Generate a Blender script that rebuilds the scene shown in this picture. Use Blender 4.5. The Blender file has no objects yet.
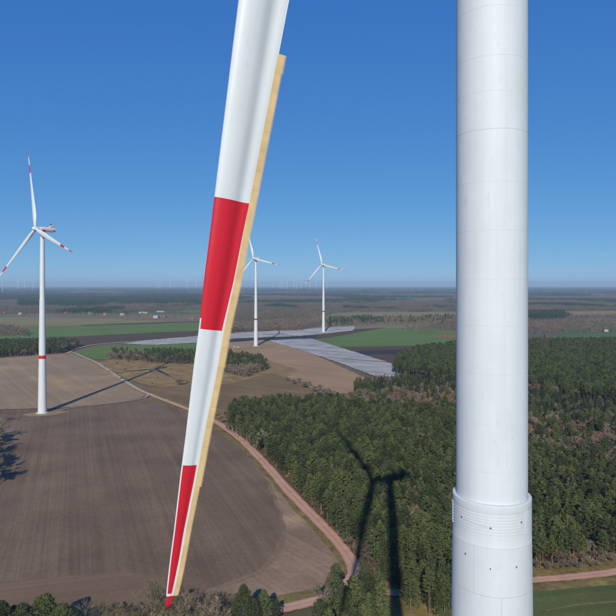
import bpy, bmesh, math, random
from mathutils import Vector, Matrix, noise
from mathutils.geometry import tessellate_polygon
R = math.radians
sc = bpy.context.scene
C = sc.collection
CAMH, F, CX, HY = 114.0, 610.0, 308.0, 285.0     # camera height; focal length and horizon of the photograph

# ------------------------------------------------------------------ camera, sky, sun, exposure
cd = bpy.data.cameras.new('camera'); cam = bpy.data.objects.new('camera', cd); C.objects.link(cam)
cam.location = (0, 0, CAMH); cam.rotation_euler = (R(90), 0, 0)
cd.sensor_width = 36; cd.lens = F/616*36; cd.shift_y = -23/616
cd.clip_start = 0.5; cd.clip_end = 300000
sc.camera = cam
SUN_EL, SUN_AZ = 29.0, 6.3           # the sun stands behind the camera, a little to its left
w = bpy.data.worlds.new('World'); sc.world = w; w.use_nodes = True
nt = w.node_tree; bg = nt.nodes['Background']
sky = nt.nodes.new('ShaderNodeTexSky'); sky.sky_type = 'NISHITA'; sky.sun_disc = False
sky.sun_elevation = R(SUN_EL); sky.sun_rotation = R(180+SUN_AZ)
sky.altitude = 0; sky.air_density = 0.5; sky.dust_density = 0.0; sky.ozone_density = 10.0
bg.inputs[1].default_value = 0.085
sr = nt.nodes.new('ShaderNodeSeparateColor'); cr_ = nt.nodes.new('ShaderNodeCombineColor'); nt.links.new(sky.outputs[0], sr.inputs[0])
for i, (ex, co) in enumerate(((.84, .79), (.56, .70), (.26, .75))):     # one grade for the whole sky: the camera's deep clear blue
    p = nt.nodes.new('ShaderNodeMath'); p.operation = 'POWER'; p.inputs[1].default_value = ex; nt.links.new(sr.outputs[i], p.inputs[0])
    q = nt.nodes.new('ShaderNodeMath'); q.operation = 'MULTIPLY'; q.inputs[1].default_value = co*.085**(ex-1); nt.links.new(p.outputs[0], q.inputs[0]); nt.links.new(q.outputs[0], cr_.inputs[i])
nt.links.new(cr_.outputs[0], bg.inputs[0])
sd = bpy.data.lights.new('sun', 'SUN'); so = bpy.data.objects.new('sun', sd); C.objects.link(so)
sd.energy = 4.4; sd.angle = R(0.53); sd.color = (1, .94, .82)
S = Vector((-math.sin(R(SUN_AZ))*math.cos(R(SUN_EL)), -math.cos(R(SUN_AZ))*math.cos(R(SUN_EL)), math.sin(R(SUN_EL))))
so.rotation_euler = S.to_track_quat('Z', 'Y').to_euler(); so.location = S*400
sc.view_settings.view_transform = 'Standard'; sc.view_settings.look = 'None'
sc.view_settings.exposure = 0.0; sc.view_settings.gamma = 1
sc.render.engine = 'CYCLES'
sc.cycles.max_bounces = 6; sc.cycles.diffuse_bounces = 2; sc.cycles.glossy_bounces = 2
sc.cycles.transmission_bounces = 3; sc.cycles.volume_bounces = 1; sc.cycles.use_denoising = True

# ------------------------------------------------------------------ helpers
def tag(o, label=None, cat=None, group=None, kind=None):
    if label: o['label'] = label
    if cat: o['category'] = cat
    if group: o['group'] = group
    if kind: o['kind'] = kind
    return o
def link_mesh(name, me, parent=None):
    o = bpy.data.objects.new(name, me); C.objects.link(o)
    if parent: o.parent = parent
    return o
def mesh(name, V, Fc, mats, parent=None, mi=None, smooth=False):
    me = bpy.data.meshes.new(name); me.from_pydata([tuple(v) for v in V], [], Fc)
    for m in (mats if isinstance(mats, (list, tuple)) else [mats]): me.materials.append(m)
    if mi: me.polygons.foreach_set('material_index', mi)
    if smooth: me.polygons.foreach_set('use_smooth', [True]*len(me.polygons))
    me.update()
    return link_mesh(name, me, parent)
def empty(name, loc, rz=0):
    o = bpy.data.objects.new(name, None); C.objects.link(o); o.location = loc; o.rotation_euler = (0, 0, rz)
    o.empty_display_size = 1
    return o
def copy_tree(o, parent=None):
    c = o.copy(); C.objects.link(c)
    if parent: c.parent = parent
    for ch in list(o.children): copy_tree(ch, c)
    return c
def G(px, py, z=0):                                   # ground point seen at a photograph pixel
    d = F*(CAMH-z)/(py-HY); return Vector(((px-CX)/F*d, d, z))
def inpoly(x, y, P):
    r = False; j = len(P)-1
    for i in range(len(P)):
        xi, yi, xj, yj = P[i][0], P[i][1], P[j][0], P[j][1]
        if (yi > y) != (yj > y) and x < (xj-xi)*(y-yi)/(yj-yi)+xi: r = not r
        j = i
    return r
def smooth_line(P, n=8):                              # Catmull-Rom through 2-D points
    out = []
    for i in range(len(P)-1):
        p0, p1, p2, p3 = P[max(i-1, 0)], P[i], P[i+1], P[min(i+2, len(P)-1)]
        for k in range(n):
            t = k/n
            out.append(tuple(.5*(2*b+(c-a)*t+(2*a-5*b+4*c-d)*t*t+(3*b-a-3*c+d)*t**3) for a, b, c, d in zip(p0, p1, p2, p3)))
    out.append(tuple(P[-1])); return out
def ring_tube(V, Fc, pts, rad, n=6, cap=False):
    b = len(V)
    for i, (p, r) in enumerate(zip(pts, rad)):
        p = Vector(p); t = (Vector(pts[min(i+1, len(pts)-1)])-Vector(pts[max(i-1, 0)])).normalized()
        u = t.orthogonal().normalized() if abs(t.z) < .9 else Vector((1, 0, 0)); u = (u-t*u.dot(t)).normalized(); v = t.cross(u)
        for k in range(n):
            a = 2*math.pi*k/n; V.append(p+u*(math.cos(a)*r)+v*(math.sin(a)*r))
    for i in range(len(pts)-1):
        for k in range(n):
            k2 = (k+1) % n; Fc.append((b+i*n+k, b+i*n+k2, b+(i+1)*n+k2, b+(i+1)*n+k))
    if cap: Fc.append(tuple(b+(len(pts)-1)*n+k for k in range(n)))
def box(V, Fc, x0, x1, y0, y1, z0, z1):
    b = len(V)
    V += [(x0,y0,z0),(x1,y0,z0),(x1,y1,z0),(x0,y1,z0),(x0,y0,z1),(x1,y0,z1),(x1,y1,z1),(x0,y1,z1)]
    Fc += [tuple(b+i for i in f) for f in ((0,3,2,1),(4,5,6,7),(0,1,5,4),(1,2,6,5),(2,3,7,6),(3,0,4,7))]

# ------------------------------------------------------------------ materials
def nodes(name, rough=.9, spec=.3):
    m = bpy.data.materials.new(name); m.use_nodes = True
    b = m.node_tree.nodes['Principled BSDF']
    b.inputs['Roughness'].default_value = rough; b.inputs['Specular IOR Level'].default_value = spec
    return m, m.node_tree, b
def N(t, kind, **k):
    n = t.nodes.new(kind)
    for a, v in k.items(): setattr(n, a, v)
    return n
def ramp(t, src, stops):
    r = N(t, 'ShaderNodeValToRGB'); t.links.new(src, r.inputs[0]); e = r.color_ramp.elements
    while len(e) < len(stops): e.new(.5)
    for x, (p, c) in zip(e, stops): x.position = p; x.color = (*c, 1)
    return r.outputs[0]
def mixc(t, fac, a, b, mode='MIX'):
    n = N(t, 'ShaderNodeMix', data_type='RGBA', blend_type=mode)
    for s, v in ((0, fac), (6, a), (7, b)):
        if hasattr(v, 'is_output'): t.links.new(v, n.inputs[s])
        elif isinstance(v, (int, float)): n.inputs[s].default_value = v
        else: n.inputs[s].default_value = (*v, 1)
    return n.outputs[2]
def pos(t, rz=0, scale=(1, 1, 1)):
    g = N(t, 'ShaderNodeNewGeometry'); v = g.outputs['Position']
    if rz:                                              # turn first, stretch afterwards
        a = N(t, 'ShaderNodeMapping'); a.inputs['Rotation'].default_value = (0, 0, rz); t.links.new(v, a.inputs[0]); v = a.outputs[0]
    m = N(t, 'ShaderNodeMapping'); m.inputs['Scale'].default_value = scale; t.links.new(v, m.inputs[0]); return m.outputs[0]
def noi(t, vec, scale, detail=4, rough=.55):
    n = N(t, 'ShaderNodeTexNoise'); n.inputs['Scale'].default_value = scale
    n.inputs['Detail'].default_value = detail; n.inputs['Roughness'].default_value = rough
    t.links.new(vec, n.inputs['Vector']); return n.outputs[0]
def mul(c, k): return tuple(min(1, x*k) for x in c)
def field_mat(name, c, var=.25, furrow=None, fstr=.25, c2=None, patch=1/60, fine=.35, fw=.45, bump=0, seed=0):
    """soil or crop: broad patches, fine speckle and, with furrow = heading in degrees from +Y, drill lines"""
    m, t, b = nodes(name, .95, .15)
    P = pos(t); 
    off = N(t, 'ShaderNodeVectorMath', operation='ADD'); t.links.new(P, off.inputs[0]); off.inputs[1].default_value = (seed*371.3, seed*97.7, 0)
    P = off.outputs[0]
    big = noi(t, P, patch, 5, .6)
    col = ramp(t, big, [(.3, mul(c, 1-var)), (.52, c), (.72, c2 or mul(c, 1+var))])
    if furrow is not None:
        Q = pos(t, R(furrow), (fw, .006, 1))            # rows run along local Y after the turn
        l1 = noi(t, Q, 1.0, 3, .6)
        Q2 = pos(t, R(furrow), (.09, .0015, 1)); l2 = noi(t, Q2, 1.0, 3, .6)
        f1 = ramp(t, l1, [(.3, (1-fstr,)*3), (.7, (1+fstr,)*3)]); f2 = ramp(t, l2, [(.32, (1-fstr*.8,)*3), (.68, (1+fstr*.8,)*3)])
        n = N(t, 'ShaderNodeVectorMath', operation='MULTIPLY'); t.links.new(col, n.inputs[0]); t.links.new(f1, n.inputs[1])
        n2 = N(t, 'ShaderNodeVectorMath', operation='MULTIPLY'); t.links.new(n.outputs[0], n2.inputs[0]); t.links.new(f2, n2.inputs[1]); col = n2.outputs[0]
    sp = noi(t, P, .5, 6, .7); s = ramp(t, sp, [(.25, (1-fine,)*3), (.75, (1+fine,)*3)])
    n = N(t, 'ShaderNodeVectorMath', operation='MULTIPLY'); t.links.new(col, n.inputs[0]); t.links.new(s, n.inputs[1])
    t.links.new(n.outputs[0], b.inputs['Base Color'])
    return m
def plain(name, c, rough=.5, spec=.4, var=.06, scale=.4):
    m, t, b = nodes(name, rough, spec); P = pos(t)
    col = ramp(t, noi(t, P, scale, 5, .6), [(.3, mul(c, 1-var)), (.7, mul(c, 1+var))])
    t.links.new(col, b.inputs['Base Color']); return m
def leaf_mat(name, c, trans=.25, var=.35):
    m, t, b = nodes(name, .75, .2)
    oi = N(t, 'ShaderNodeObjectInfo')
    col = ramp(t, oi.outputs['Random'], [(0, mul(c, 1-var)), (.5, c), (1, (min(1, c[0]*(1+var*1.1)), c[1]*(1+var*.8), c[2]*(1+var*.4)))])
    P = pos(t); s = ramp(t, noi(t, P, .7, 4, .6), [(.3, (.75,)*3), (.7, (1.3,)*3)])
    n = N(t, 'ShaderNodeVectorMath', operation='MULTIPLY'); t.links.new(col, n.inputs[0]); t.links.new(s, n.inputs[1]); col = n.outputs[0]
    t.links.new(col, b.inputs['Base Color'])
    if trans:
        tr = N(t, 'ShaderNodeBsdfTranslucent'); t.links.new(col, tr.inputs[0])
        mx = N(t, 'ShaderNodeMixShader'); mx.inputs[0].default_value = trans
        t.links.new(b.outputs[0], mx.inputs[1]); t.links.new(tr.outputs[0], mx.inputs[2])
        t.links.new(mx.outputs[0], t.nodes['Material Output'].inputs[0])
    return m

M = {}
M['plough'] = field_mat('ploughed_soil', (0.19, 0.126, 0.0806), .24, furrow=-20.9, fstr=.15, patch=1/55, fine=.22, fw=.7, c2=(0.23, 0.157, 0.0994))
M['plough_light'] = field_mat('harrowed_soil', (0.319, 0.22, 0.132), .14, furrow=-34, fstr=.12, patch=1/90, fine=.12, c2=(0.439, 0.286, 0.143), seed=3)
M['tan_soil'] = field_mat('pale_sandy_soil', (0.362, 0.229, 0.125), .12, furrow=-50, fstr=.1, patch=1/80, fine=.12, seed=5)
M['headland'] = field_mat('sandy_headland', (0.296, 0.197, 0.124), .22, furrow=-38, fstr=.14, patch=1/25, fine=.2, c2=(0.408, 0.27, 0.162), seed=6)
M['turn_strip'] = field_mat('rolled_soil', (0.194, 0.125, 0.0775), .12, furrow=75, fstr=.1, patch=1/40, fine=.12, seed=7)
M['brown'] = field_mat('brown_stubble', (0.213, 0.137, 0.0655), .2, furrow=-55, fstr=.12, patch=1/50, fine=.2, c2=(0.244, 0.167, 0.0741), seed=8)
M['dark_soil'] = field_mat('dark_soil', (0.1, 0.065, 0.0396), .15, furrow=70, fstr=.12, patch=1/60, fine=.12, seed=9)
M['black_film'] = field_mat('black_film', (0.035, 0.04, 0.0473), .2, furrow=-60, fstr=.2, patch=1/40, fine=.1, seed=10)
M['green'] = field_mat('winter_wheat', (0.122, 0.186, 0.0445), .13, furrow=75, fstr=.08, patch=1/80, fine=.12, c2=(0.143, 0.197, 0.046), seed=11)
M['green_near'] = field_mat('young_grass_crop', (0.101, 0.119, 0.0379), .18, furrow=80, fstr=.12, patch=1/30, fine=.2, c2=(0.0862, 0.132, 0.0406), seed=12)
M['olive'] = field_mat('pale_meadow', (0.242, 0.204, 0.0804), .15, furrow=70, fstr=.1, patch=1/120, fine=.12, seed=13)
M['grey_field'] = field_mat('grey_fallow', (0.2, 0.15, 0.086), .15, furrow=60, fstr=.1, patch=1/150, fine=.1, seed=14)
M['heath'] = field_mat('dry_heath_grass', (0.282, 0.183, 0.0761), .3, patch=1/16, fine=.4, c2=(0.408, 0.281, 0.123), seed=15)
M['verge'] = field_mat('rough_verge_grass', (0.196, 0.149, 0.0544), .35, patch=1/9, fine=.45, c2=(0.299, 0.213, 0.0791), seed=16)
M['floor'] = field_mat('forest_floor', (0.127, 0.085, 0.0387), .3, patch=1/14, fine=.45, c2=(0.2, 0.14, 0.0602), seed=17)
M['clearing'] = field_mat('clearing_grass', (0.22, 0.17, 0.0602), .3, patch=1/10, fine=.4, c2=(0.32, 0.23, 0.0946), seed=18)
M['redsoil'] = field_mat('reddish_soil', (0.27, 0.125, 0.0602), .2, patch=1/60, fine=.15, seed=19)
M['road'] = None
M['mixed_soil'] = field_mat('mixed_soil', (.235, .158, .096), .2, furrow=-38, fstr=.14, patch=1/12, fine=.2, seed=31)
M['film'] = None
M['pad'] = field_mat('gravel_pad', (0.31, 0.22, 0.103), .2, patch=1/8, fine=.25, seed=21)

m, t, b = nodes('pink_sand_track', .95, .15)            # two wheel tracks with a paler worn middle
uv = N(t, 'ShaderNodeUVMap'); sx = N(t, 'ShaderNodeSeparateXYZ'); t.links.new(uv.outputs[0], sx.inputs[0])
col = ramp(t, sx.outputs[0], [(0, (.26, .18, .095)), (.08, (.48, .27, .19)), (.3, (.60, .325, .235)), (.5, (.42, .275, .175)), (.7, (.60, .325, .235)), (.92, (.48, .27, .19)), (1, (.26, .18, .095))])
P = pos(t); s = ramp(t, noi(t, P, .12, 6, .7), [(.25, (.8,)*3), (.75, (1.18,)*3)])
n = N(t, 'ShaderNodeVectorMath', operation='MULTIPLY'); t.links.new(col, n.inputs[0]); t.links.new(s, n.inputs[1])
t.links.new(n.outputs[0], b.inputs['Base Color']); M['road'] = m; M['pale_road'] = plain('pale_gravel_track', (.44, .35, .25), .95, .1, .2, .15)

m, t, b = nodes('silver_crop_film', .5, .35)             # film dulled by dust in long drawn patches along the beds
cs = []
for hd_, sc_ in ((-52, (.12, .006, 1)), (72, (.1, .005, 1))): cs.append(noi(t, pos(t, R(hd_), sc_), 1.0, 4, .65))
ad = N(t, 'ShaderNodeMath', operation='ADD'); t.links.new(cs[0], ad.inputs[0]); t.links.new(noi(t, pos(t), 1/45, 4, .6), ad.inputs[1])
md_ = N(t, 'ShaderNodeMath', operation='MULTIPLY'); t.links.new(ad.outputs[0], md_.inputs[0]); md_.inputs[1].default_value = .5
col = ramp(t, md_.outputs[0], [(.36, (.17, .162, .155)), (.5, (.275, .268, .262)), (.62, (.36, .352, .345))])
t.links.new(col, b.inputs['Base Color']); M['film'] = m

m, t, b = nodes('far_land', .95, .1)                    # patchwork of far fields, meadow and heath
P = pos(t, .35, (1/420, 1/900, 1)); v = N(t, 'ShaderNodeTexVoronoi'); v.inputs['Scale'].default_value = 1
t.links.new(P, v.inputs['Vector'])
sp = N(t, 'ShaderNodeSeparateColor'); t.links.new(v.outputs['Color'], sp.inputs[0])
col = ramp(t, sp.outputs[0], [(0, (.15, .105, .065)), (.25, (.18, .13, .08)), (.42, (.10, .14, .06)), (.55, (.205, .15, .09)), (.7, (.14, .115, .07)), (.85, (.23, .18, .10))])
t.nodes[-1].color_ramp.interpolation = 'CONSTANT'
s = ramp(t, noi(t, pos(t), 1/25, 7, .65), [(.25, (.75,)*3), (.75, (1.22,)*3)])
n = N(t, 'ShaderNodeVectorMath', operation='MULTIPLY'); t.links.new(col, n.inputs[0]); t.links.new(s, n.inputs[1])
t.links.new(n.outputs[0], b.inputs['Base Color']); M['land'] = m

def paint(name, c, rough=.38):
    m, t, b = nodes(name, rough, .3)
    oc = N(t, 'ShaderNodeTexCoord'); mp = N(t, 'ShaderNodeMapping'); mp.inputs['Scale'].default_value = (1.6, 1.6, .06)
    t.links.new(oc.outputs['Object'], mp.inputs[0]); st = noi(t, mp.outputs[0], 1.0, 5, .6)
    mp2 = N(t, 'ShaderNodeMapping'); mp2.inputs['Scale'].default_value = (.5, .5, .25); t.links.new(oc.outputs['Object'], mp2.inputs[0])
    bl = noi(t, mp2.outputs[0], 1.0, 6, .65)
    c1 = ramp(t, st, [(.3, mul(c, .935)), (.65, c)]); c2 = ramp(t, bl, [(.3, (.94, .938, .93)), (.62, (1, 1, 1))])
    n = N(t, 'ShaderNodeVectorMath', operation='MULTIPLY'); t.links.new(c1, n.inputs[0]); t.links.new(c2, n.inputs[1])
    mp3 = N(t, 'ShaderNodeMapping'); mp3.inputs['Scale'].default_value = (2.2, 2.2, .8); t.links.new(oc.outputs['Object'], mp3.inputs[0])
    c3 = ramp(t, noi(t, mp3.outputs[0], 1.0, 9, .75), [(.30, (.86, .85, .82)), (.41, (1, 1, 1))])           # sparse specks and smears of dirt
    n3 = N(t, 'ShaderNodeVectorMath', operation='MULTIPLY'); t.links.new(n.outputs[0], n3.inputs[0]); t.links.new(c3, n3.inputs[1])
    t.links.new(n3.outputs[0], b.inputs['Base Color']); return m
M['white'] = paint('white_tower_paint', (.61, .65, .665), .55); M['blade_white'] = paint('white_blade_gelcoat', (.62, .655, .665), .45)
M['red'] = paint('traffic_red_paint', (.56, .016, .032), .42)
M['concrete'] = paint('white_painted_concrete', (.595, .63, .645), .65)
M['grey'] = plain('light_grey_steel', (.42, .43, .45), .5); M['dark'] = plain('dark_grey_fitting', (.09, .092, .095), .6)
M['joint'] = plain('joint_sealant', (.42, .42, .40), .8); M['weld'] = plain('painted_weld_seam', (.535, .565, .575), .6)
M['tan'] = plain('tan_serration_plastic', (.60, .435, .215), .6, .25, .12, 1.3)
M['pine'] = leaf_mat('pine_needles', (.082, .105, .040), .22, .5); M['spruce'] = leaf_mat('spruce_needles', (.055, .080, .040), .2)
M['bark_pine'] = plain('pine_bark', (.185, .135, .095), .9, .1, .3, .8); M['bark'] = plain('grey_bark', (.20, .165, .13), .9, .1, .25, .8)
M['birch'] = plain('birch_bark', (.36, .33, .28), .8, .2, .25, .6)
M['twig'] = leaf_mat('grey_brown_twigs', (.20, .165, .125), .0, .25); M['twig_red'] = leaf_mat('reddish_brown_twigs', (.215, .140, .095), .0, .25)
M['twig_olive'] = leaf_mat('lichen_olive_twigs', (.16, .132, .078), .0, .25); M['young_pine'] = leaf_mat('bright_pine_needles', (.105, .125, .035))
M['far_pine'] = leaf_mat('far_pine_green', (.040, .064, .034), .1); M['far_bare'] = leaf_mat('far_bare_brown', (.135, .110, .085), .0, .25)
M['roof_red'] = plain('red_roof_tiles', (.19, .085, .06), .8, .2, .15, .5); M['roof_dark'] = plain('dark_roof_tiles', (.075, .065, .065), .8)
M['roof_pale'] = plain('pale_sheet_roof', (.34, .34, .34), .6); M['wall_white'] = plain('white_render', (.36, .355, .34), .8); M['brick'] = plain('red_brick', (.16, .10, .078), .9)
M['glass'] = plain('dark_window_glass', (.03, .035, .045), .1, .5); M['tyre'] = plain('black_rubber', (.02, .02, .02), .9)

# ------------------------------------------------------------------ ground, fields, tracks
random.seed(4)
g = mesh('ground', [(-48000, -400, -.6), (48000, -400, -.6), (48000, 46000, -.6), (-48000, 46000, -.6)], [(0, 1, 2, 3)], M['land'])
tag(g, kind='structure')
LAYER = [0]
def sheet(name, P, mat, jit=.8, lvl=None, world=False):
    W = [Vector(p) if world else G(*p) for p in P]
    Q = []
    for i, a in enumerate(W):                           # uneven edges: every side is broken up and nudged
        b2 = W[(i+1) % len(W)]; L = (b2-a).length; n = max(1, min(40, int(L/9)))
        for k in range(n):
            p = a.lerp(b2, k/n)
            if k and n > 1: p = p+Vector((noise.noise(p*.06)*jit*1.5+random.uniform(-.3, .3)*jit, noise.noise(p*.06+Vector((9, 3, 0)))*jit*2+random.uniform(-.3, .3)*jit, 0))
            Q.append(p)
    LAYER[0] += 1; z = -.55+.02*LAYER[0] if lvl is None else lvl
    Q = [Vector((p.x, p.y, z)) for p in Q]
    T = tessellate_polygon([Q])
    o = mesh(name, Q, [tuple(f) for f in T], mat)
    for p in o.data.polygons:
        if p.normal.z < 0: p.flip()
    return tag(o, kind='structure')
def strip(name, P, width, mat, lvl, jit=.25, px=True):
    L = smooth_line([tuple(G(*p))[:2] for p in P] if px else P, 10)
    V, Fc, U = [], [], []
    for i, p in enumerate(L):
        a = Vector(L[max(i-1, 0)]); b2 = Vector(L[min(i+1, len(L)-1)]); d = (b2-a).normalized(); n = Vector((d.y, -d.x))
        wd = width*(1+.12*noise.noise(Vector((p[0]*.05, p[1]*.05, 2))))
        for k in range(5):
            q = Vector(p)+n*(k/4-.5)*wd; 
            if k in (0, 4): q += n*random.uniform(-jit, jit)
            V.append((q.x, q.y, lvl)); U.append((k/4, i))
    for i in range(len(L)-1):
        for k in range(4): Fc.append((i*5+k, i*5+k+1, i*5+k+6, i*5+k+5))
    o = mesh(name, V, Fc, mat); uvl = o.data.uv_layers.new(name='UVMap')
    for lp in o.data.loops: uvl.data[lp.index].uv = U[lp.vertex_index]
    for p in o.data.polygons:
        if p.normal.z < 0: p.flip()
    return tag(o, kind='structure')

# far strips first, nearer fields laid over them
sheet('grey_field', [(-60, 312), (-60, 318.5), (60, 319), (150, 321), (225, 319), (225, 314), (100, 314)], M['grey_field'], 3)
sheet('meadow', [(-60, 300.5), (-60, 302.5), (30, 302.3), (40, 300.8)], M['olive'], 4)
sheet('meadow', [(-60, 318), (-60, 326), (80, 325.5), (170, 321), (120, 319), (20, 317)], M['olive'], 2)
sheet('green_field', [(-60, 315), (-60, 318), (12, 317.2), (10, 315.2)], M['green'], 2)
sheet('dark_field', [(78, 325), (120, 323.3), (200, 321), (230, 321), (230, 325), (90, 326.5)], M['dark_soil'], 2)
sheet('green_field', [(-60, 326.5), (80, 326), (215, 321.5), (238, 322), (238, 330), (150, 333.5), (80, 337), (-60, 343)], M['green'], 1.5)
sheet('green_field', [(165, 309.5), (225, 308.5), (270, 309), (270, 312), (190, 312.5)], M['green'], 3)
sheet('ploughed_field', [(-60, 340), (30, 338), (80, 336), (150, 332.5), (240, 329), (260, 333), (180, 338), (120, 341), (85, 345), (-60, 352)], M['dark_soil'], 1.5)
sheet('meadow', [(330, 313), (345, 316), (470, 315.5), (470, 312.5), (400, 311.8)], M['olive'], 3)
sheet('green_field', [(300, 341), (345, 334), (385, 328), (430, 328), (470, 332), (470, 345), (380, 347.5), (335, 347)], M['green'], 1.5)
sheet('reddish_field', [(430, 335), (462, 333.3), (470, 338), (436, 337)], M['redsoil'], 1.5)
sheet('dark_field', [(302, 336), (355, 329), (385, 327.5), (365, 331), (330, 337.5), (300, 341)], M['dark_soil'], 1.5)
sheet('ploughed_field', [(335, 347), (470, 344), (470, 352), (400, 363), (385, 365), (345, 354)], M['dark_soil'], 1.5)
sheet('black_film_field', [(352, 351.3), (408, 349.2), (404, 353.5), (362, 354.5)], M['black_film'], .6)
sheet('reddish_field', [(455, 318.5), (560, 324), (560, 327.5), (455, 325)], M['redsoil'], 3)
sheet('meadow', [(545, 311.5), (640, 310.5), (690, 313), (690, 316), (600, 316), (560, 314)], M['heath'], 3)
sheet('green_field', [(455, 342.5), (545, 337), (620, 335.5), (700, 334.5), (700, 340), (560, 342.5), (545, 344)], M['green'], 1.5)
sheet('ploughed_field', [(455, 340), (552, 336.4), (548, 339), (528, 342.5), (455, 346)], M['dark_soil'], 1.5)
sheet('black_film_field', [(225, 341.5), (236, 338.5), (302, 336), (318, 334.5), (316, 338), (262, 340.5), (236, 342)], M['black_film'], .8)
sheet('green_field', [(74, 354), (84, 349), (108, 345.5), (200, 343), (240, 341.5), (240, 352), (150, 357), (112, 360), (96, 359)], M['green'], 1)
sheet('sandy_field', [(225, 342.5), (262, 340), (290, 345), (320, 357), (366, 378), (372, 394), (330, 394), (270, 378), (225, 365)], M['tan_soil'], 1)
sheet('heath', [(98, 362), (112, 359), (150, 356), (240, 351), (300, 370), (280, 380), (230, 384), (195, 386), (168, 388), (146, 385), (120, 376)], M['heath'], 1)
sheet('stubble_field', [(132, 388), (160, 386.5), (200, 385.5), (232, 383), (272, 373), (300, 382), (352, 408), (330, 416), (235, 420), (226, 428), (190, 409), (155, 396)], M['brown'], 1)
sheet('harrowed_field', [(-80, 358), (20, 354.5), (60, 352.5), (70, 352.5), (96, 363), (118, 377), (140, 389), (149, 394), (140, 398.5), (110, 403), (60, 408), (-80, 411)], M['plough_light'], .8)
sheet('ploughed_field', [(-90, 412), (60, 408.5), (110, 403.5), (140, 399), (152, 397), (180, 408), (215, 425), (240, 446), (262, 470), (290, 503), (322, 538), (340, 566), (320, 590), (270, 598), (180, 592), (100, 590), (-90, 602)], M['plough'], .8)
hd = [(262, 476), (276, 480), (292, 505), (322, 538), (340, 566), (322, 590), (270, 598), (205, 589), (230, 586), (262, 574), (279, 556), (286, 535), (284, 512), (272, 490)]
mid_ = [(200, 592), (228, 582), (257, 571), (274, 553), (281, 534), (280, 512), (268, 490), (262, 476), (276, 480), (274, 490), (286, 511), (288, 535), (281, 558), (264, 576), (231, 588), (206, 592)]
sheet('headland', mid_, M['mixed_soil'], 2.6)
sheet('headland', hd, M['headland'], 2.6)
sheet('headland', [(-90, 590), (40, 578), (120, 572), (200, 578), (205, 600), (150, 612), (-90, 626)], M['turn_strip'], .8)
sheet('verge', [(-90, 616), (60, 606), (180, 602), (270, 597), (330, 584), (330, 606), (280, 612), (280, 760), (-120, 760)], M['verge'], .8)
sheet('verge', [(152, 391), (215, 416), (242, 436), (266, 458), (296, 494), (328, 528), (352, 552), (352, 580), (330, 575), (338, 562), (318, 536), (286, 500), (258, 468), (238, 446), (212, 428), (180, 410), (150, 399)], M['verge'], .8)
FL = [(225, 432), (231, 418), (262, 411), (345, 400), (380, 390), (388, 372), (398, 352), (455, 346), (545, 344), (640, 342), (760, 342), (760, 560), (640, 570), (530, 575), (455, 583), (440, 606), (330, 616), (322, 596), (346, 580), (346, 552), (318, 522), (286, 486), (258, 456)]
sheet('forest_floor', FL, M['floor'], 1)
sheet('clearing', [(362, 585), (388, 582), (400, 592), (470, 580), (470, 640), (330, 660), (340, 618), (355, 600)], M['clearing'], .8)
sheet('verge', [(440, 572), (530, 567), (640, 556), (760, 548), (760, 592), (640, 600), (530, 606), (440, 612)], M['verge'], .6)
sheet('green_field', [(440, 604), (530, 592), (640, 583), (760, 574), (760, 760), (440, 760)], M['green_near'], .6)
sheet('pad', [(22, 414.5), (40, 411.8), (62, 410.8), (70, 412), (52, 415.5), (30, 417)], M['pad'], .6)
sheet('pad', [(236, 349), (255, 344), (276, 344), (276, 346.5), (256, 348.5)], M['pad'], .6)
sheet('pad', [(303, 334), (320, 331), (334, 331), (334, 333), (318, 334.3)], M['pad'], .6)
RZ = .55
strip('track', [(66, 353.5), (72, 352.5), (84, 357.5), (97, 363.2), (118, 377), (137, 389), (152, 395.6)], 4.6, M['pale_road'], RZ+.02)
strip('track', [(149, 394.2), (155, 397), (185, 408.5), (215, 422), (238, 438), (260, 459), (288, 491), (320, 524), (340, 546), (353, 566), (352, 580), (330, 597), (304, 605), (275, 611), (230, 618), (150, 640)], 6.0, M['road'], RZ)
strip('track', [(68, 353), (75, 349.5), (88, 346), (102, 344), (130, 342)], 5.5, M['pale_road'], RZ+.06)
strip('track', [(149, 393.5), (146, 397.5), (138, 400), (112, 403.5), (70, 408.5), (52, 412.5)], 2.0, M['pale_road'], RZ+.03)
strip('track', [(352, 580), (372, 591), (405, 594), (455, 587), (530, 581.5), (575, 578), (616, 573), (690, 563)], 5.0, M['road'], RZ+.04)
strip('track', [(30, 338.6), (5, 334), (-30, 331)], 3, M['pale_road'], RZ+.02)
strip('track', [(545, 612), (580, 606), (616, 603), (680, 596)], .9, M['grey_field'], RZ)

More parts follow.
